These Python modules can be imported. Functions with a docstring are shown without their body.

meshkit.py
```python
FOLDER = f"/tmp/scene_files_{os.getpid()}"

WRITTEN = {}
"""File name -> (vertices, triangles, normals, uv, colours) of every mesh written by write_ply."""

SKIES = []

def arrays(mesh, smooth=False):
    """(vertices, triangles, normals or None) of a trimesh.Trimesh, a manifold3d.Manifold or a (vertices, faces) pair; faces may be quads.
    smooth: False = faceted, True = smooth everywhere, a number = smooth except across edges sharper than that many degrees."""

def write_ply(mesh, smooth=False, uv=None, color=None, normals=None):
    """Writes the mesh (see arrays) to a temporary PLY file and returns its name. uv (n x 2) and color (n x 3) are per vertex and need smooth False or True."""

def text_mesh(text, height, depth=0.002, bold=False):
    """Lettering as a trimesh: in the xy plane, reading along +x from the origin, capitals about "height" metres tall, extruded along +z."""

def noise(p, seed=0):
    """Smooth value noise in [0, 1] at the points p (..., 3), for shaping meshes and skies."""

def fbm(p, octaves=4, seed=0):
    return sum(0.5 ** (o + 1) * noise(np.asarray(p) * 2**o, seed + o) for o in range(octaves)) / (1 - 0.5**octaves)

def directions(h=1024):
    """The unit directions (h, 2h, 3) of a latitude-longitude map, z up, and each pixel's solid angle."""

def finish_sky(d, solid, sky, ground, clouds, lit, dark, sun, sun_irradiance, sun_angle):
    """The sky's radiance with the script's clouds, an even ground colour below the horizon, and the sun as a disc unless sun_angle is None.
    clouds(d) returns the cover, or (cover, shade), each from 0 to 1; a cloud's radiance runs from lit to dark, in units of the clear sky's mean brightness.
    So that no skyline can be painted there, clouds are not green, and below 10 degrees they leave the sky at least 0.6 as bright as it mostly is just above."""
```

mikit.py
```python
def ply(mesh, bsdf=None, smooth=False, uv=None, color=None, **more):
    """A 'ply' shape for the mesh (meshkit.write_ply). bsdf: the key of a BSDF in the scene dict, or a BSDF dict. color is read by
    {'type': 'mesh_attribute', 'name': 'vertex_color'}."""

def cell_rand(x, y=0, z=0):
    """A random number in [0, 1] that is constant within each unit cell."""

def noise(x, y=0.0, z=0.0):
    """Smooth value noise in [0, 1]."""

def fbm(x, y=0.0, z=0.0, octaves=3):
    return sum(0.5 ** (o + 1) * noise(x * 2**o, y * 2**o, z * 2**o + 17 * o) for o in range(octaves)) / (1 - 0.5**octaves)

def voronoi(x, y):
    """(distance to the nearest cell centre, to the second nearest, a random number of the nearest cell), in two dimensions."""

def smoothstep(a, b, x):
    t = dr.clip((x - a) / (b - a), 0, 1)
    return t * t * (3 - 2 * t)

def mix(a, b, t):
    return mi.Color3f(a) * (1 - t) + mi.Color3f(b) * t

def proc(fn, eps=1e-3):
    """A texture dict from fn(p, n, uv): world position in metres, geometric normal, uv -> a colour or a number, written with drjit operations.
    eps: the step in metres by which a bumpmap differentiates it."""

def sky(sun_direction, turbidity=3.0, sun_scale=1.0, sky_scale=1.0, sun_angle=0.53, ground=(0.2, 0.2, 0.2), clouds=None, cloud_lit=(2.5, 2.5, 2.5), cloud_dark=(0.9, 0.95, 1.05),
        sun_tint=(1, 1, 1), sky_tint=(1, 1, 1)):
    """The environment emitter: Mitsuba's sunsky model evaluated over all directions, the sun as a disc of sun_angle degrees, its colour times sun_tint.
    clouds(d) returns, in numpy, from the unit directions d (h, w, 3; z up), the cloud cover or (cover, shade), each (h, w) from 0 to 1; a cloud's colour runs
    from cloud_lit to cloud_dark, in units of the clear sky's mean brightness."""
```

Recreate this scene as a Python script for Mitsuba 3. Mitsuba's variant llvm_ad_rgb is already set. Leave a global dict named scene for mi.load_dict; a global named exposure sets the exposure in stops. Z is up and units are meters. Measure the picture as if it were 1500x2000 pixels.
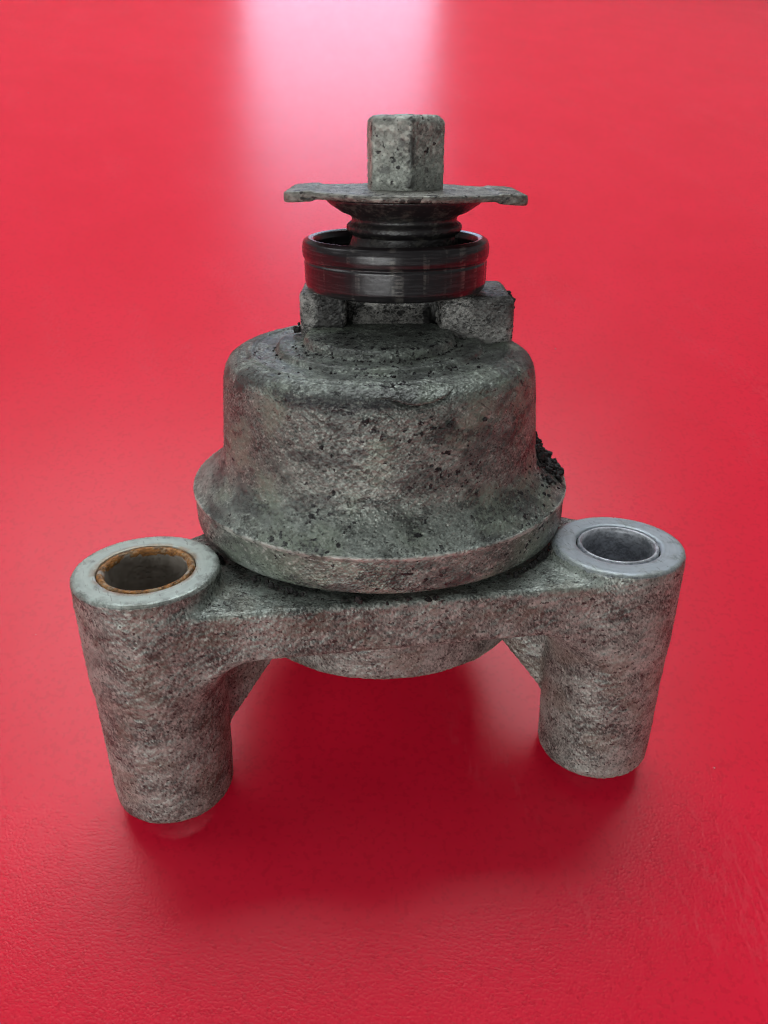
import math, random
import numpy as np, trimesh, shapely, shapely.geometry as sg
import drjit as dr, mitsuba as mi
import mikit, meshkit
from mikit import noise, fbm, voronoi, smoothstep, mix
from scipy import ndimage
from scipy.spatial import cKDTree
T = mi.ScalarTransform4f
random.seed(7)
rng = np.random.default_rng(7)
scene, labels = {'type': 'scene'}, {}

# ------------------------------------------------------------------ pose
# The engine mount is modelled in its own frame (mm, z along its stud). It stands on the feet of
# its two barrels and on a small foot under the back of its cup, so it leans away from the camera.
NB = np.array([0.051, -0.27, 1.0]); NB /= np.linalg.norm(NB)      # table normal in the mount's frame

def align(n):
    v = np.cross(n, [0, 0, 1.0]); c = n[2]
    K = np.array([[0, -v[2], v[1]], [v[2], 0, -v[0]], [-v[1], v[0], 0]])
    return np.eye(3) + K + K @ K / (1 + c)

ROT = align(NB)
LIFT = 54.93        # mm from the frame's origin up to the table plane along its normal (measured below)

def W(p):           # mount frame, mm -> world, metres
    return (np.asarray(p, float) @ ROT.T + [0, 0, LIFT]) / 1000.0

# ------------------------------------------------------------------ camera
PITCH, CAM = math.radians(25.27), np.array([1.6, -201.66, 92.18])
fwd = np.array([0, math.cos(PITCH), -math.sin(PITCH)]); up = np.array([0, math.sin(PITCH), math.cos(PITCH)])
eye = W(CAM); tgt = W(CAM + 200 * fwd); upw = ROT @ up
scene['camera'] = {'type': 'perspective', 'fov': 2 * math.degrees(math.atan(1000 / 1600)), 'fov_axis': 'y',
    'near_clip': 0.005, 'far_clip': 50.0,
    'to_world': T().look_at(origin=eye.tolist(), target=tgt.tolist(), up=upw.tolist())}
exposure = 0.58

# ------------------------------------------------------------------ light: a doorway behind, ceiling panels, room
def panel(key, centre, look, w, h, rad):
    scene[key] = {'type': 'rectangle', 'to_world': T().look_at(origin=list(centre), target=list(look), up=[0, 0.01, 1]).scale([w / 2, h / 2, 1]),
                  'bsdf': {'type': 'diffuse', 'reflectance': {'type': 'rgb', 'value': 0.6}},
                  'emitter': {'type': 'area', 'radiance': {'type': 'rgb', 'value': list(rad)}}}

panel('window_light', (-0.13, 2.6, 0.45), (-0.13, 0, 0.43), 0.55, 0.80, (1.1, 1.45, 1.95))
panel('ceiling_light', (-0.15, 1.25, 1.6), (0, 0, 0), 1.7, 1.0, (3.5, 3.7, 3.75))
panel('side_light', (-1.7, 0.25, 1.15), (0, 0, 0), 1.1, 0.8, (1.6, 1.7, 1.7))
panel('front_light', (-0.8, -1.7, 0.55), (0, 0, 0.05), 1.4, 0.8, (3.7, 3.8, 3.7))
scene['room'] = {'type': 'constant', 'radiance': {'type': 'rgb', 'value': [0.13, 0.13, 0.13]}}

# ------------------------------------------------------------------ materials (read in the mount's own frame, mm)
RT = ROT.T.tolist()
def loc(p):
    x, y, z = p.x * 1000, p.y * 1000, p.z * 1000 - LIFT
    return [RT[i][0] * x + RT[i][1] * y + RT[i][2] * z for i in range(3)]

def ns(q, k, o=0.0): return noise(q[0] * k + o, q[1] * k + o * 1.7, q[2] * k - o)
def fb(q, k, o=0.0, n=3): return fbm(q[0] * k + o, q[1] * k + o * 1.7, q[2] * k - o, octaves=n)

def principled(col, rough, metallic=0.0, spec=0.5, bump=None, scale=1e-3, eps=1.5e-4, **more):
    b = {'type': 'principled', 'base_color': col if isinstance(col, dict) else {'type': 'rgb', 'value': list(col)},
         'roughness': rough, 'metallic': metallic, 'specular': spec, **more}
    if bump is not None:
        b = {'type': 'bumpmap', 'arbitrary': mikit.proc(bump, eps), 'scale': scale, 'bsdf': b}
    return {'type': 'twosided', 'bsdf': b}

def specks(q, k, lo, hi, o): return smoothstep(lo, hi, fb(q, k, o, 3))

def housing_col(p, n, uv):
    q = loc(p)
    big, mid, fine, grit = fb(q, .06, 3.1), fb(q, .35, 9.3), fb(q, 1.3, 5.7), fb(q, 2.8, 15.7, 3)
    v = .26 * big + .20 * mid + .22 * fine + .32 * grit
    c = mix((.032, .035, .032), (.265, .30, .27), smoothstep(.29, .71, v))
    c = mix(c, (.20, .24, .185), .5 * smoothstep(.50, .66, fb(q, .08, 21.0)))              # greenish oxide
    c = mix(c, (.40, .43, .39), .6 * smoothstep(.60, .72, fine) * smoothstep(.4, .7, grit))     # bare flecks
    stain = smoothstep(.50, .62, fb([q[0], q[1], q[2] * 1.7], .13, 41.0)) * smoothstep(.36, .60, .5 * fine + .5 * grit)
    c = mix(c, (.022, .022, .023), .8 * stain)
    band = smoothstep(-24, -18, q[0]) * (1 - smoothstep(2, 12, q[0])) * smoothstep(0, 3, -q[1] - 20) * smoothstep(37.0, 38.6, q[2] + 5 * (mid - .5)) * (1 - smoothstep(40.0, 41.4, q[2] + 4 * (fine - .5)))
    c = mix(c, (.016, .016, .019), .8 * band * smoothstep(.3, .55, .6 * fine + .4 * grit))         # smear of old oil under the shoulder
    dx, dy, dz = q[0] - 42.5, q[1] - 2.0, q[2] - 13.0
    near = 1 - smoothstep(5.0, 13.0, dr.sqrt(dx * dx + dy * dy * .4 + dz * dz) + 7 * (fine - .5) + 5 * (mid - .5))
    c = mix(c, (.010, .010, .010), .95 * near)                                               # greasy clot on the right
    dots = smoothstep(.645, .675, fb(q, .85, 57.0, 4)) * smoothstep(.47, .62, fb(q, .10, 61.0))
    c = mix(c, (.010, .010, .011), .95 * dots)
    dots = dr.maximum(dots, smoothstep(.69, .71, fb(q, .5, 157.0, 4)))
    tiny = smoothstep(.70, .76, fb(q, 2.6, 77.0, 2)) * smoothstep(.42, .58, fb(q, .14, 171.0))
    a = [.8 * q[0] - .6 * q[2], q[1], .6 * q[0] + .8 * q[2]]
    scr = smoothstep(.66, .74, fb([a[0] * .3 + .5 * mid, a[1] * .4, a[2] * 1.7 + 1.2 * mid], 1.0, 7.0, 3))
    c = mix(c, (.020, .020, .021), .7 * scr * smoothstep(.42, .58, fb(q, .09, 87.0)) * smoothstep(.3, .5, grit))               # dark scratches
    rad = dr.sqrt(dr.square(q[0] - .5) + dr.square(q[1]))
    worn = smoothstep(48.15, 48.4, rad + .5 * (fine - .5)) * smoothstep(.35, .55, mid)
    c = mix(c, (.44, .45, .41), .75 * worn)                                                     # parting line worn bright
    return mix(c, (.012, .012, .012), .85 * tiny)

def cast_bump(p, n, uv):
    q = loc(p)
    return .00034 * fb(q, .9, 2.0) + .00024 * fb(q, 2.8, 8.0, 2) - .00025 * smoothstep(.62, .72, fb(q, 1.5, 77.0, 2))

def bracket_col(p, n, uv):
    q = loc(p)
    s = [q[0] * .85 + q[2] * .35, q[1], q[2] * .8 - q[0] * .3]
    big, mid = fb(q, .085, 13.1), fb(q, .42, 19.3)
    fine = fb([s[0] * 3.4, s[1] * 2.8, s[2] * 1.5], 1.0, 15.7, 3)
    cloud = fb(q, .26, 29.3, 4)
    v = .24 * big + .34 * cloud + .42 * fine
    c = mix((.040, .044, .040), (.30, .342, .31), smoothstep(.29, .70, v))
    c = mix(c, (.15, .130, .095), .30 * smoothstep(.52, .66, fb(q, .12, 27.0)))           # brown road dirt
    c = mix(c, (.36, .385, .35), .5 * smoothstep(.52, .70, .55 * fb(q, .6, 33.0) + .45 * fine))
    c = mix(c, (.02, .018, .018), .8 * smoothstep(.68, .72, fb(q, 1.1, 51.0)))
    c = mix(c, (.02, .018, .018), .6 * smoothstep(.72, .78, fb(q, 2.4, 71.0, 2)))
    # the turned faces on top of the barrels: bare metal as far as the tool went
    e = .5 * (fb(q, .9, 4.0) - .5) + .25 * (fb(q, 2.4, 6.0, 2) - .5)
    left = smoothstep(1.25, 1.45, q[2] + e * 2.2) * smoothstep(0.0, .1, -q[0])
    right = smoothstep(-1.25, -1.05, q[2] + e * 2.2) * smoothstep(0.0, .1, q[0] - 30)
    rl = dr.sqrt(dr.square(q[0] + 51.84) + dr.square(q[1] + 40.66))
    rr = dr.sqrt(dr.square(q[0] - 58.8) + dr.square(q[1] + 24.04))
    al, ar = dr.atan2(q[1] + 40.66, q[0] + 51.84), dr.atan2(q[1] + 24.04, q[0] - 58.8)
    ringl, ringr = fbm(rl * 3.0 + .5 * q[0] * .3, al * 2.0, 3.0), fbm(rr * 3.0, ar * 2.0, 9.0)
    bl = mix((.30, .36, .335), (.50, .57, .53), .6 * ringl + .4 * fb(q, .8, 83.0))
    br = mix((.26, .31, .345), (.42, .47, .51), .5 * ringr + .5 * fb(q, .6, 85.0))
    bleed = (1 - smoothstep(10.9, 12.6, rl + 1.8 * (fb(q, .6, 135.0) - .5))) * smoothstep(.38, .55, fb(q, .22, 145.0))
    nick = smoothstep(.69, .73, fb([q[0] * 2.2 + q[1] * .9, q[1] * .35 - q[0] * .15, q[2]], 1.0, 155.0, 2))
    bl, br = mix(bl, (.26, .14, .05), .65 * bleed), mix(br, (.16, .18, .19), .5 * nick)
    bl = mix(bl, (.20, .22, .20), .5 * nick)
    c = mix(c, bl, left * (.6 + .4 * smoothstep(.3, .5, mid)) * (1 - .75 * smoothstep(14.6, 16.2, rl + 2.4 * (fb(q, .45, 35.0) - .5))))
    return mix(c, br, right * (.65 + .35 * smoothstep(.3, .5, mid)) * (1 - .6 * smoothstep(14.4, 15.6, rr + 2.0 * (fb(q, .6, 35.0) - .5))))

def bracket_bump(p, n, uv):
    q = loc(p)
    turned = dr.maximum(smoothstep(1.5, 1.7, q[2]) * smoothstep(0.0, .1, -q[0]), smoothstep(-1.0, -.8, q[2]) * smoothstep(0.0, .1, q[0] - 30))
    s = [q[0] * .85 + q[2] * .35, q[1], q[2] * .8 - q[0] * .3]
    h = .00034 * fb(q, .9, 2.0) + .00022 * fb([s[0] * 2.8, s[1] * 2.4, s[2] * 1.3], 1.0, 8.0, 2)
    return h * (1 - .85 * turned)

def black_steel(p, n, uv):
    q = loc(p)
    a = fb([q[0] * .22, q[1] * .22, q[2] * 2.6], 1.0, 5.0)
    c = mix((.016, .015, .017), (.034, .033, .036), smoothstep(.45, .75, a))
    return mix(c, (.17, .165, .150), .45 * smoothstep(.56, .72, fb([q[0] * .55, q[1] * .55, q[2] * .05], 1.0, 17.0)) * smoothstep(.35, .6, fb([q[0] * .6, q[1] * .6, q[2] * 2.5], 1.0, 11.0, 2)))

def rubber_col(p, n, uv):
    q = loc(p)
    dust = smoothstep(.48, .70, .5 * fb(q, .3, 5.0) + .5 * fb(q, 1.6, 15.0))
    return mix((.012, .011, .012), (.075, .070, .060), .6 * dust)

def steel_rough(p, n, uv):
    q = loc(p)
    return .14 + .12 * fb([q[0] * .25, q[1] * .25, q[2] * 2.2], 1.0, 25.0) + .14 * fb([q[0] * .8, q[1] * .8, q[2] * .1], 1.0, 35.0)

def stud_col(p, n, uv):
    q = loc(p)
    mid, fine, grit = fb(q, .3, 2.0), fb(q, 1.3, 7.0), fb(q, 3.4, 3.0, 2)
    v = .30 * mid + .35 * fine + .35 * grit
    c = mix((.12, .128, .115), (.30, .32, .285), smoothstep(.26, .72, v))
    c = mix(c, (.46, .48, .43), .5 * smoothstep(.54, .68, fb(q, .6, 91.0)))
    c = mix(c, (.045, .045, .043), .75 * smoothstep(.56, .68, .6 * fb(q, .35, 44.0) + .4 * fine))
    c = mix(c, (.010, .010, .010), .95 * smoothstep(.70, .72, fb(q, .6, 97.0, 4)))
    seam = 1 - smoothstep(.3, 1.3, dr.abs(q[0] - 7.8 + 2.2 * (fine - .5) + 1.2 * (mid - .5)))          # dirt along the front edge of the hexagon
    c = mix(c, (.03, .03, .029), .8 * seam * smoothstep(78.6, 79.0, q[2]) * smoothstep(.38, .5, fb(q, .45, 63.0)))
    return mix(c, (.02, .02, .02), .7 * smoothstep(.72, .78, fb(q, 2.4, 17.0, 2)))

def washer_col(p, n, uv):
    q = loc(p)
    mid, fine, grit = fb(q, .2, 2.0), fb(q, .9, 7.0), fb(q, 3.0, 3.0, 2)
    c = mix((.045, .045, .040), (.21, .21, .185), smoothstep(.30, .70, .4 * mid + .32 * fine + .28 * grit))
    c = mix(c, (.36, .37, .33), .55 * smoothstep(.56, .68, fb(q, .35, 91.0)) * smoothstep(.4, .6, fine))
    return mix(c, (.014, .014, .013), .9 * smoothstep(.62, .66, fb(q, .7, 197.0)))

def collar_col(p, n, uv):
    q = loc(p)
    mid, fine, grit = fb(q, .25, 12.0), fb(q, 1.2, 7.0), fb(q, 3.4, 3.0, 2)
    v = .36 * mid + .32 * fine + .32 * grit
    c = mix((.025, .025, .024), (.30, .295, .28), smoothstep(.34, .64, v))
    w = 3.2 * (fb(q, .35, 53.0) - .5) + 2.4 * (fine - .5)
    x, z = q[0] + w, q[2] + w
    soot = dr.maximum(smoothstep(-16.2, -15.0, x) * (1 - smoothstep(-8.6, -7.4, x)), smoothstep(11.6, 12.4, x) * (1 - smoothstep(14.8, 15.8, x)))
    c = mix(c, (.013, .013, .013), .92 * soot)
    c = mix(c, (.035, .035, .034), .7 * smoothstep(23, 25, x) * smoothstep(48, 51, z + .3 * (x - 24)))
    return mix(c, (.010, .010, .010), .9 * smoothstep(.60, .64, .6 * fb(q, .5, 45.0) + .4 * fine))

def rust_col(p, n, uv):
    q = loc(p)
    r = dr.sqrt(dr.square(q[0] + 51.84) + dr.square(q[1] + 40.66))
    c = mix((.10, .055, .025), (.36, .15, .035), smoothstep(.3, .7, .5 * fb(q, .5, 3.0) + .5 * fb(q, 2.2, 13.0)))
    c = mix(c, (.38, .31, .20), .6 * smoothstep(.48, .70, .6 * fb(q, .4, 23.0) + .4 * fb(q, 1.9, 33.0)))
    c = mix(c, (.36, .35, .32), .75 * smoothstep(.56, .66, fb(q, .26, 43.0)))
    bore = mix((.16, .14, .115), (.34, .31, .27), fb([q[0], q[1], q[2] * .3], .5, 61.0))          # bare steel wall, rust only round its mouth
    return mix(bore, c, smoothstep(.75, .95, q[2] + 2.4 * (fb(q, .7, 5.0) - .5)))

def sleeve_col(p, n, uv):
    q = loc(p)
    return mix((.24, .26, .29), (.52, .55, .59), smoothstep(.3, .7, .6 * fb([q[0], q[1], q[2]], .6, 5.0) + .4 * fb(q, 2.0, 9.0, 2)))

def table_col(p, n, uv):
    x, y = p.x * 1000, p.y * 1000
    c = mix((.70, .0075, .032), (.76, .011, .042), fbm(x * .03, y * .03, 2.0))
    c = mix(c, (.62, .006, .027), .5 * smoothstep(.55, .75, fbm(x * .9, y * .9, 5.0)))
    scuff = smoothstep(.60, .72, fbm(x * .05 + y * .02, y * .012, 9.0)) * smoothstep(.5, .7, fbm(x * 1.1, y * .35, 6.0))
    return mix(c, (.74, .045, .075), .35 * scuff)

def table_bump(p, n, uv):
    x, y = p.x * 1000, p.y * 1000
    wx, wy = x + .5 * noise(x * .8, y * .8, 1.0), y + .5 * noise(x * .8, y * .8, 8.0)
    a, b, w = voronoi(wx * .95, wy * .95)
    return .000015 * smoothstep(0.0, .5, b - a) + 0.000014 * fbm(x * 2.3, y * 2.3, 4.0, octaves=2)

scene['mat_housing'] = principled(mikit.proc(housing_col), .42, .35, .5, cast_bump, 1.0)
scene['mat_bracket'] = principled(mikit.proc(bracket_col), .44, .35, .5, bracket_bump, 1.0)
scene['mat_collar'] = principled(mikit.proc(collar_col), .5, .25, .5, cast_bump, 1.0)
scene['mat_stud'] = principled(mikit.proc(stud_col), .45, .3, .5, cast_bump, .7)
scene['mat_washer'] = principled(mikit.proc(washer_col), .5, .3, .5, cast_bump, .6)
scene['mat_black_steel'] = principled(mikit.proc(black_steel), mikit.proc(steel_rough), .5, .7)
scene['mat_rubber'] = principled(mikit.proc(rubber_col), .38, 0.0, .5, cast_bump, .25)
scene['mat_rust'] = principled(mikit.proc(rust_col), .6, .2, .4, cast_bump, 1.0)
scene['mat_sleeve'] = principled(mikit.proc(sleeve_col), .40, .35, .5)
scene['mat_grime'] = principled((.011, .010, .010), .7, 0.0, .4)
scene['mat_table'] = principled(mikit.proc(table_col), .30, 0.0, .28, table_bump, 1.0, 1e-4)
scene['mat_crumb'] = principled((.66, .24, .25), .7)

# ------------------------------------------------------------------ modelling helpers
def vnormals(v, f):
    n = np.zeros_like(v); c = np.cross(v[f[:, 1]] - v[f[:, 0]], v[f[:, 2]] - v[f[:, 0]])
    for k in range(3):
        np.add.at(n, f[:, k], c)
    return n / np.maximum(np.linalg.norm(n, axis=1, keepdims=True), 1e-12)

def roughen(v, f, amp, seed, layers=((.2, .5), (.8, .55), (2.0, .45))):
    n = vnormals(v, f); d = 0
    for i, (k, a) in enumerate(layers):
        d = d + a * (meshkit.fbm(v * k + 50, 2, seed + i) - .5)
    return v + n * (amp * d)[:, None]

def add(key, v, f, mat, smooth=True):
    scene[key] = mikit.ply((W(v), f), mat, smooth=smooth)

def soft(pts, sigma=.5):
    """the profile with its corners rounded over about sigma mm"""
    p = resample(np.asarray(pts, float), .1)
    q = ndimage.gaussian_filter1d(p, sigma / .1, axis=0, mode='nearest')
    q[0], q[-1] = p[0], p[-1]
    return q

def resample(p, step):
    s = np.r_[0, np.cumsum(np.hypot(*np.diff(p, axis=0).T))]
    t = np.linspace(0, s[-1], max(int(s[-1] / step), 4))
    return np.stack([np.interp(t, s, p[:, 0]), np.interp(t, s, p[:, 1])], 1)

def revolve(profile, centre=(0, 0), seg=720):
    """profile: (r, z) from the bottom up along the outside; normals point outwards."""
    p = np.asarray(profile, float); m = len(p)
    a = np.linspace(0, 2 * np.pi, seg, endpoint=False)
    v = np.stack([centre[0] + p[:, None, 0] * np.cos(a), centre[1] + p[:, None, 0] * np.sin(a), np.repeat(p[:, 1:], seg, 1)], -1).reshape(-1, 3)
    i, j = np.meshgrid(np.arange(m - 1), np.arange(seg), indexing='ij'); k = (j + 1) % seg
    q = np.stack([i * seg + j, i * seg + k, (i + 1) * seg + k, (i + 1) * seg + j], -1).reshape(-1, 4)
    return v, np.vstack([q[:, :3], q[:, [0, 2, 3]]])

def nets(fn, lo, hi, h):
    """Naive surface nets of the signed distance fn(X, Y, Z) on a grid of step h."""
    ax = [np.arange(a, b + h, h, dtype=np.float32) for a, b in zip(lo, hi)]
    d = fn(ax[0][:, None, None], ax[1][None, :, None], ax[2][None, None, :]).astype(np.float32)
    s = d < 0
    nx, ny, nz = d.shape
    mixed = np.zeros((nx - 1, ny - 1, nz - 1), np.uint8)
    for a in (0, 1):
        for b in (0, 1):
            for c in (0, 1):
                mixed += s[a:nx - 1 + a, b:ny - 1 + b, c:nz - 1 + c]
    cells = np.argwhere((mixed > 0) & (mixed < 8))
    idx = np.full(mixed.shape, -1, np.int64); idx[tuple(cells.T)] = np.arange(len(cells))
    corner = np.array([[a, b, c] for a in (0, 1) for b in (0, 1) for c in (0, 1)])
    val = np.stack([d[tuple((cells + o).T)] for o in corner], 1)
    acc, cnt = np.zeros((len(cells), 3)), np.zeros(len(cells))
    for i in range(8):
        for j in range(i + 1, 8):
            if np.abs(corner[i] - corner[j]).sum() == 1:
                x = (val[:, i] < 0) != (val[:, j] < 0)
                t = np.where(x, val[:, i] / np.where(x, val[:, i] - val[:, j], 1), 0)
                acc += x[:, None] * (corner[i] + t[:, None] * (corner[j] - corner[i])); cnt += x
    v = np.array([a[0] for a in ax]) + h * (cells + acc / cnt[:, None])
    quads = []
    for k in range(3):
        e = np.moveaxis(s, k, 0); cr = e[:-1] != e[1:]
        o1, o2 = [m for m in range(3) if m != k]
        pos = np.argwhere(np.moveaxis(cr, 0, k)); pos = pos[(pos[:, o1] > 0) & (pos[:, o2] > 0)]
        inside = s[tuple(pos.T)]
        e1, e2 = np.eye(3, dtype=int)[o1], np.eye(3, dtype=int)[o2]
        q = np.stack([idx[tuple((pos - a * e1 - b * e2).T)] for a, b in ((0, 0), (1, 0), (1, 1), (0, 1))], 1)
        flip = inside if k != 1 else ~inside
        q[~flip] = q[~flip][:, ::-1]
        quads.append(q)
    q = np.vstack(quads)
    f = np.vstack([q[:, :3], q[:, [0, 2, 3]]])
    vol = np.einsum('ij,ij->i', v[f[:, 0]], np.cross(v[f[:, 1]], v[f[:, 2]])).sum()
    if vol < 0: f = f[:, ::-1]
    return v, np.ascontiguousarray(f)

def smin(a, b, k):
    h = np.clip(.5 + .5 * (b - a) / k, 0, 1)
    return b + (a - b) * h - k * h * (1 - h)

def smax(a, b, k): return -smin(-a, -b, k)
def rounded(a, b, r):           # intersection of two distances with a rounded edge of radius r
    a, b = a + r, b + r
    return np.minimum(np.maximum(a, b), 0) + np.hypot(np.maximum(a, 0), np.maximum(b, 0)) - r
def slab(Z, z0, z1): return np.abs(Z - (z0 + z1) / 2) - (z1 - z0) / 2

# ------------------------------------------------------------------ table
scene['table_surface'] = {'type': 'rectangle', 'to_world': T().translate([0, 0.9, 0]).scale([1.6, 1.35, 1]), 'bsdf': {'type': 'ref', 'id': 'mat_table'}}
labels['table_surface'] = {'label': 'glossy red table surface with fine leather grain under the engine mount', 'kind': 'structure'}

# ------------------------------------------------------------------ the mount: bracket casting
BL, BR = np.array([-51.84, -40.66]), np.array([58.8, -24.04])
TOPL, TOPR, BOTL, BOTR = 2.26, -0.24, -62.0, -63.2
circle = lambda x, y, r: sg.Point(x, y).buffer(r, quad_segs=48)
outline = shapely.union_all([shapely.convex_hull(shapely.union_all([circle(*BL, 14.6), circle(*BR, 14.2), circle(1, -12, 33)])), circle(0, 0, 44.5), circle(0, 36, 13)])
outline = outline.buffer(5).buffer(-5)

def poly_sdf(poly, X, Y):
    x, y = np.broadcast_arrays(X[:, :, 0], Y[:, :, 0])
    b = np.array([poly.exterior.interpolate(s).coords[0] for s in np.arange(0, poly.length, .15)])
    d = cKDTree(b).query(np.stack([x.ravel(), y.ravel()], 1))[0].reshape(x.shape)
    return np.where(shapely.contains_xy(poly, x, y), -d, d)[:, :, None].astype(np.float32)

def barrel_sdf(X, Y, Z, c, r0, r1, z0, z1):
    r = r0 + (r1 - r0) * np.clip((Z - z0) / (z1 - z0), 0, 1)
    rad = np.hypot(X - c[0], Y - c[1])
    side = rounded(rad - r, slab(Z, z0, z1 + 9), 3.2)
    return rounded(side, Z - z1, .8), rad

def bracket_sdf(X, Y, Z):
    l, radl = barrel_sdf(X, Y, Z, BL, 14.5, 16.35, BOTL, TOPL)
    r, radr = barrel_sdf(X, Y, Z, BR, 14.5, 15.8, BOTR, TOPR)
    s_ = np.minimum(radl, radr) - 15.0
    z0 = -15.6 - 11.0 * np.clip(1 - s_ / 13.0, 0, 1) ** 2.2
    d = rounded(poly_sdf(outline, X, Y), np.abs(Z - (z0 - 2.9) / 2) - (-2.9 - z0) / 2, 1.2)
    cup = rounded(np.hypot(X - 1, Y) - 38.5 - (Z + 31) * .06, slab(Z, -31, -6), 2.2)
    d = smin(d, cup, 5.0)
    ribs = np.float32(99)
    for c, zb in ((BL, -49.0), (BR, -48.0)):
        u = -c / np.linalg.norm(c); L = np.linalg.norm(c)
        s = (X - c[0]) * u[0] + (Y - c[1]) * u[1]; t = -(X - c[0]) * u[1] + (Y - c[1]) * u[0]
        low = zb + (s - 12) * ( -32 - zb) / (L - 37 - 12)
        rib = np.maximum(np.abs(t) - 4.0, np.maximum((low - Z) * .8, np.maximum(Z + 10, np.maximum(-s, s - L + 20))))
        ribs = np.minimum(ribs, rib)
    foot = rounded(np.hypot(X, Y - 38) - 9, slab(Z, -44.7, -8), 1.5)
    d = smin(d, foot, 3.0)
    d = smin(d, l, 3.2); d = smin(d, r, 3.2)
    d = smin(d, ribs, 1.0)
    # the barrels keep their turned tops: cut everything above them, then bore
    d = np.maximum(d, np.where(X < 0, Z - TOPL, np.where(X > 30, Z - TOPR, Z - TOPL)))
    d = smax(d, 10.9 - radl, .3); d = smax(d, 10.05 - radr, .3)
    return d

bv, bf = nets(bracket_sdf, (-71, -60, -65), (77, 53, 5), .55)
flat_top = ((bv[:, 0] < 0) & (bv[:, 2] > TOPL - .5)) | ((bv[:, 0] > 38) & (bv[:, 2] > TOPR - .5) & (np.hypot(*(bv[:, :2] - BR).T) < 17))
bv = np.where(flat_top[:, None], bv, roughen(bv, bf, .5, 3))
low = (bv @ ROT.T)[:, 2]
print('contact heights', *[round(float(low[m].min()), 2) for m in (bv[:, 0] < -30, bv[:, 0] > 35, bv[:, 1] > 20)])
add('engine_mount__bracket', bv, bf, 'mat_bracket')

def sleeve(c, ri, ro, zt, zb, lip):
    prof = [(ro, zb), (ro, zt - .6 + lip), (ro - .3, zt - .1 + lip), (ro - .6, zt + lip), (ri + .5, zt - .1 + lip), (ri, zt - .9 + lip), (ri, zb)]
    return revolve(resample(soft(prof, .25), .3), c, 300)
v, f = sleeve(BL, 9.1, 10.85, TOPL, -58.5, .1)
add('engine_mount__bracket__sleeve', roughen(v, f, .22, 11), f, 'mat_rust')
v, f = sleeve(BR, 8.45, 9.75, TOPR, -60, .15)
add('engine_mount__bracket__sleeve_001', roughen(v, f, .12, 12), f, 'mat_sleeve')

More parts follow.
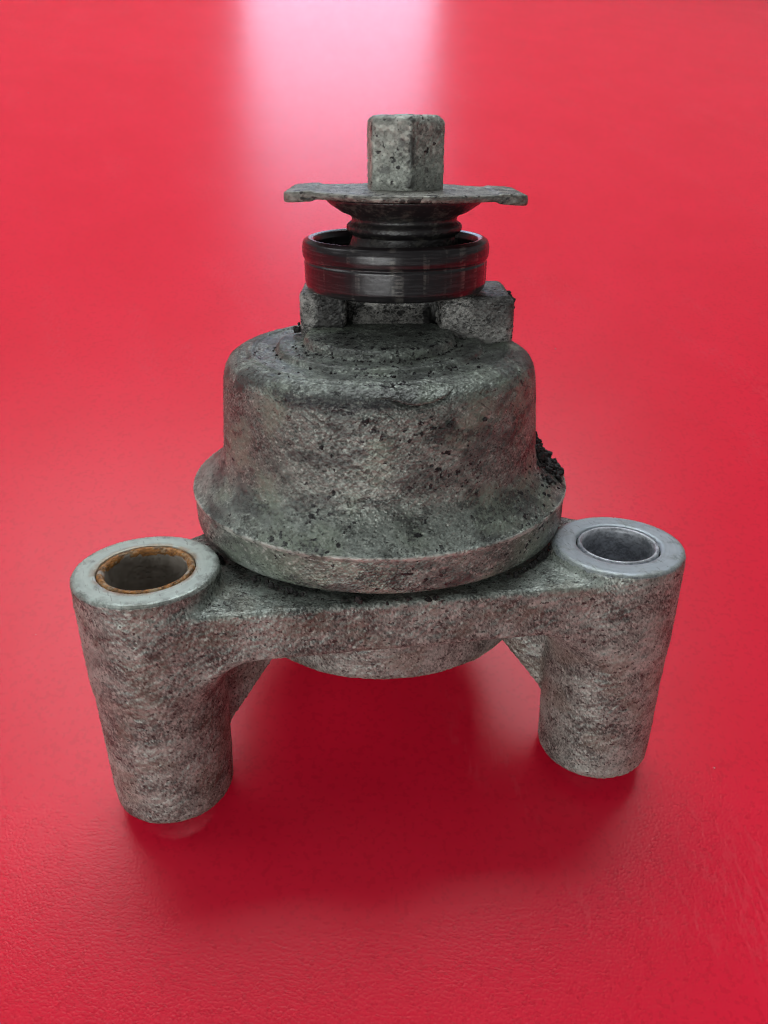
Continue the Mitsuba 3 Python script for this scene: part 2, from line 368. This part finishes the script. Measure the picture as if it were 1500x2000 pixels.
def on_wall(u, w, r, c=(.5, 0)):      # the point of a wall of radius r that stands at this place of the photograph
    d = np.array([u - 750, 0, 0]) + 1600 * fwd + (1000 - w) * up
    o = CAM[:2] - c; A = d[:2] @ d[:2]; B = o @ d[:2]
    return CAM + d * (-B - math.sqrt(B * B - A * (o @ o - r * r))) / A

def gouge(v):                         # the crescent nick under the front shoulder
    k = np.array([on_wall(*p, 38.9) for p in ((762, 783), (785, 791), (815, 795), (850, 789), (885, 774), (912, 757))])
    k = ndimage.zoom(k, (8, 1), order=1)
    d, i = cKDTree(k).query(v, distance_upper_bound=4.0)
    m = np.isfinite(d)
    side = np.zeros(len(v)); side[m] = v[m, 2] - k[i[m], 2]
    out = np.where(side > 0, .9 * np.exp(-((side - .7) / .8) ** 2), -1.0 * np.exp(-(side / .5) ** 2)) * m * np.exp(-(np.where(m, d, 9) / 2.2) ** 2)
    n = v * [1, 1, 0]; n /= np.maximum(np.linalg.norm(n, axis=1, keepdims=True), 1e-9)
    return v + n * out[:, None]

# ------------------------------------------------------------------ housing: flange rim, bell wall, stepped top
prof = [(36, -1.0), (46.8, -.8), (47.8, .1), (48.1, 1.2), (48.15, 7.8), (48.6, 8.3), (48.6, 8.9), (47.7, 9.2), (46.8, 9.9), (45.2, 11.3), (43.2, 12.9),
        (41.6, 14.6), (40.5, 16.8), (40.0, 19.5), (39.7, 24), (39.1, 32), (38.7, 36.5), (38.2, 38.8), (37.2, 40.6), (35.6, 41.7), (33.8, 42.3), (32.9, 42.3), (32.4, 42.7), (31.2, 42.8), (30.7, 42.4), (25.7, 42.3), (25.1, 43.5), (24.4, 43.7),
        (18.8, 43.6), (18.3, 45.3), (17.6, 45.9), (9, 46.0), (.05, 46.0)]
v, f = revolve(resample(soft(prof, .22), .3), (.5, 0), 800)
v = np.where(v[:, 2:] > 41.5, roughen(v, f, .22, 25, ((.3, .5), (.8, .7), (2.0, .6))), v)
v = gouge(v)
add('engine_mount__housing', roughen(v, f, .30, 21, ((.2, .18), (.8, .5), (2.0, .6))), f, 'mat_housing')

# ------------------------------------------------------------------ collar that carries the ring
SY = 12.0
def box_sdf(X, Y, Z, lo, hi, r):
    c, h = (np.array(lo) + hi) / 2, (np.array(hi) - lo) / 2 - r
    a, b, g = np.abs(X - c[0]) - h[0], np.abs(Y - c[1]) - h[1], np.abs(Z - c[2]) - h[2]
    return np.sqrt(np.maximum(a, 0) ** 2 + np.maximum(b, 0) ** 2 + np.maximum(g, 0) ** 2) + np.minimum(np.maximum(a, np.maximum(b, g)), 0) - r
def collar_sdf(X, Y, Z):
    d = box_sdf(X, Y, Z, (-19.6, 5.5, 38), (-8.0, 30, 54.6), 1.3)
    d = smin(d, box_sdf(X, Y, Z, (15.6, 4.0, 38), (34.2, 30, 53.8), 2.2), 1.2)
    d = smin(d, box_sdf(X, Y, Z, (-12, 14.5, 38), (20, 34, 54.6), 1.5), 2.0)
    ledge = np.maximum(np.abs(X - 3.5) - 10, np.maximum((14.6 - Y) * .62 + (Z - 49.6) * .78, np.maximum(9.5 - Y, np.maximum(Y - 30, Z - 53))))      # the sloping foot of the recess
    d = smin(d, ledge + 0 * Y, .8)
    return d
v, f = nets(collar_sdf, (-22, 2, 39), (37, 37, 57), .4)
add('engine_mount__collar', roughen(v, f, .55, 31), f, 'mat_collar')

# ------------------------------------------------------------------ black ring, rubber, washer, stud
RX = 4.5
prof = [(15, 54.6), (20.6, 54.6), (22.3, 55.2), (22.8, 56.6), (22.9, 61.7), (22.55, 61.95), (22.55, 62.2), (23.05, 62.5), (23.3, 63.6), (23.3, 65.2), (22.9, 66.6), (21.6, 67.3), (20.4, 66.9), (20.0, 65.6), (20.0, 59), (15, 57.5)]
v, f = revolve(resample(soft(prof, .16), .2), (RX, SY), 480)
add('engine_mount__ring', roughen(v, f, .04, 41), f, 'mat_black_steel')
SX = 6.6
prof = [(20.3, 58.5), (17.5, 61.5), (13.2, 65), (12.6, 67.8), (13.6, 68.3), (14.25, 68.9), (14.25, 70.0), (13.7, 70.6), (12.9, 70.9), (12.9, 71.8), (13.4, 72.4), (15.6, 73.2), (18.2, 74.9), (19.4, 76.0), (19.5, 76.4), (5, 76.4)]
pr = resample(soft(prof, .25), .2)
v, f = revolve(pr, (0, SY), 420)
v[:, 0] += RX + (SX - RX) * np.clip((v[:, 2] - 58.5) / 9, 0, 1)
add('engine_mount__rubber', roughen(v, f, .2, 43), f, 'mat_rubber')

def washer_sdf(X, Y, Z):
    x, y = X - SX, Y - SY
    disc = np.hypot(x, y * 1.0) - 23.5
    wing = np.hypot(np.maximum(np.abs(x) - 25.4, 0), np.maximum(np.abs(y + 1.0) - 12, 0)) - 2.6
    plan = smin(disc, wing, 3.0)
    bend = np.clip(np.abs(x) - 20.5, 0, 20)
    zc = 77.45 - .07 * bend - .012 * x + .10 * np.sin(x * .21 + 1)
    return rounded(plan, np.abs(Z - zc) - (.78 + .42 * np.clip((np.abs(x) - 20.5) / 1.2, 0, 1)), .6)
v, f = nets(washer_sdf, (-24, -13, 74), (38, 38, 80), .4)
add('engine_mount__washer', roughen(v, f, .22, 51), f, 'mat_washer')

hexa = sg.Polygon([(9.9 * math.cos(a), 9.9 * math.sin(a)) for a in np.radians(np.arange(6) * 60 - 90 + 7)]).buffer(-.7).buffer(.7, quad_segs=8)
def stud_sdf(X, Y, Z):
    return rounded(poly_sdf(hexa, X - SX, Y - SY), slab(Z, 76, 94.4), 2.2)
v, f = nets(stud_sdf, (-5, 0, 74), (18, 24, 96), .35)
add('engine_mount__stud', roughen(v, f, .45, 61, ((.3, .3), (.9, .7), (2.2, .6))), f, 'mat_stud')

# ------------------------------------------------------------------ clotted grime
def clot(points, r0, r1):
    """lumps squashed against each other at the given points"""
    out = []
    for c in points:
        b = trimesh.creation.icosphere(subdivisions=3, radius=1.0)
        r = r0 + (r1 - r0) * rng.uniform() ** 2
        k = rng.uniform(0, 90)
        b.vertices = b.vertices * (r * rng.uniform(.55, 1.25, 3)) * (1 + 1.5 * (meshkit.fbm(b.vertices * 1.6 + k, 3, 5) - .5))[:, None]
        b.apply_translation(c)
        out.append((np.array(b.vertices), np.array(b.faces)))
    return out
def on_flange(n, a0, a1, out):
    t = rng.uniform(0, 1, n); r = np.interp(t, [0, .35, .7, 1], [40.0, 41.6, 44.5, 47.2]) + rng.normal(0, out, n); z = np.interp(t, [0, .35, .7, 1], [19, 14.6, 11.9, 9.5])
    a = np.radians(rng.normal((a0 + a1) / 2, (a1 - a0) / 4, n))
    return np.stack([.5 + r * np.cos(a), r * np.sin(a), z], 1)
face = np.stack([np.full(90, 33.8) + rng.normal(0, .25, 90), rng.uniform(7, 24, 90), rng.normal(48.6, 2.2, 90)], 1)
bits = clot(on_flange(150, -14, 16, .15), .45, 1.5) + clot(on_flange(40, 2, 14, .5) + [.2, 0, .6], .25, .7) + clot(on_flange(60, -40, 10, .1), .15, .45)
bits += clot(face, .4, 1.1) + clot(np.array([-20.4, 8, 45.4]) + rng.normal(0, .5, (9, 3)), .3, .8)
def flat_bits(n, r0, r1, a0, a1, z):       # crumbs of dirt lying on the housing's top
    r, a = np.sqrt(rng.uniform(r0 * r0, r1 * r1, n)), np.radians(rng.uniform(a0, a1, n))
    return np.stack([.5 + r * np.cos(a), r * np.sin(a), np.full(n, z)], 1)
bits += clot(flat_bits(70, 18.6, 19.6, -178, -2, 43.6), .15, .42) + clot(flat_bits(60, 25.4, 26.2, -178, -2, 42.3), .12, .36)
bits += clot(flat_bits(46, 18.6, 24.4, -175, -5, 43.75), .12, .42) + clot(flat_bits(50, 25.8, 34, -180, 0, 42.45), .12, .45)
a_ = np.radians(np.r_[rng.normal(-118, 5, 34), rng.normal(-36, 6, 40), rng.uniform(-150, -30, 40)])
bits += clot(np.stack([.5 + 47.9 * np.cos(a_), 47.9 * np.sin(a_), rng.normal(-1.9, .35, len(a_))], 1), .2, .75)
w_ = rng.uniform(0, 1, (46, 2))
bits += clot([on_wall(u, w, 39.4) for u, w in zip(560 + 420 * w_[:, 0], 800 + 165 * w_[:, 1] ** .7)], .15, .55)
off = 0; vs, fs = [], []
for a, b in bits:
    vs.append(a); fs.append(b + off); off += len(a)
scene['engine_mount__grime'] = mikit.ply((W(np.vstack(vs)), np.vstack(fs)), 'mat_grime', smooth=True)
labels['engine_mount__grime'] = {'label': 'clots of black greasy dirt stuck to the right side', 'kind': 'stuff'}

crumbs = [(1085, 682, .5), (55, 182, .55), (318, 160, .4), (1290, 880, .3), (1395, 1500, .22), (70, 1240, .22)]
vs, fs, off = [], [], 0
for u, w, r in crumbs:
    d = ROT @ (np.array([u - 750, 0, 0]) + 1600 * fwd + (1000 - w) * up); c = eye * 1000 - d * (eye[2] * 1000 / d[2])
    b = trimesh.creation.icosphere(subdivisions=2, radius=1.0)
    b.vertices = b.vertices * (r * rng.uniform(.6, 1.3, 3)) * (1 + .9 * (meshkit.noise(b.vertices * 2 + u, 5) - .5))[:, None] + c + [0, 0, r * .5]
    vs.append(np.array(b.vertices) / 1000); fs.append(np.array(b.faces) + off); off += len(b.vertices)
scene['table_crumbs'] = mikit.ply((np.vstack(vs), np.vstack(fs)), 'mat_crumb', smooth=True)
labels['table_crumbs'] = {'label': 'few tiny pale crumbs scattered on the red table', 'category': 'crumbs', 'kind': 'stuff'}

labels['engine_mount'] = {'label': 'dirty grey cast metal engine mount with two hollow barrels, standing on the red table', 'category': 'engine mount'}
labels['engine_mount__bracket__sleeve'] = {'label': 'rusty steel sleeve in the left barrel'}
labels['engine_mount__bracket__sleeve_001'] = {'label': 'clean grey steel sleeve in the right barrel'}
labels['engine_mount__ring'] = {'label': 'shiny black steel ring above the bell housing'}
labels['window_light'] = {'label': 'tall bright doorway far behind the table, outside the picture', 'kind': 'structure'}
labels['ceiling_light'] = {'label': 'wide ceiling light panel above the table, outside the picture', 'kind': 'structure'}
labels['side_light'] = {'label': 'soft light panel to the left of the table, outside the picture', 'kind': 'structure'}
labels['front_light'] = {'label': 'soft light panel behind the photographer, outside the picture', 'kind': 'structure'}
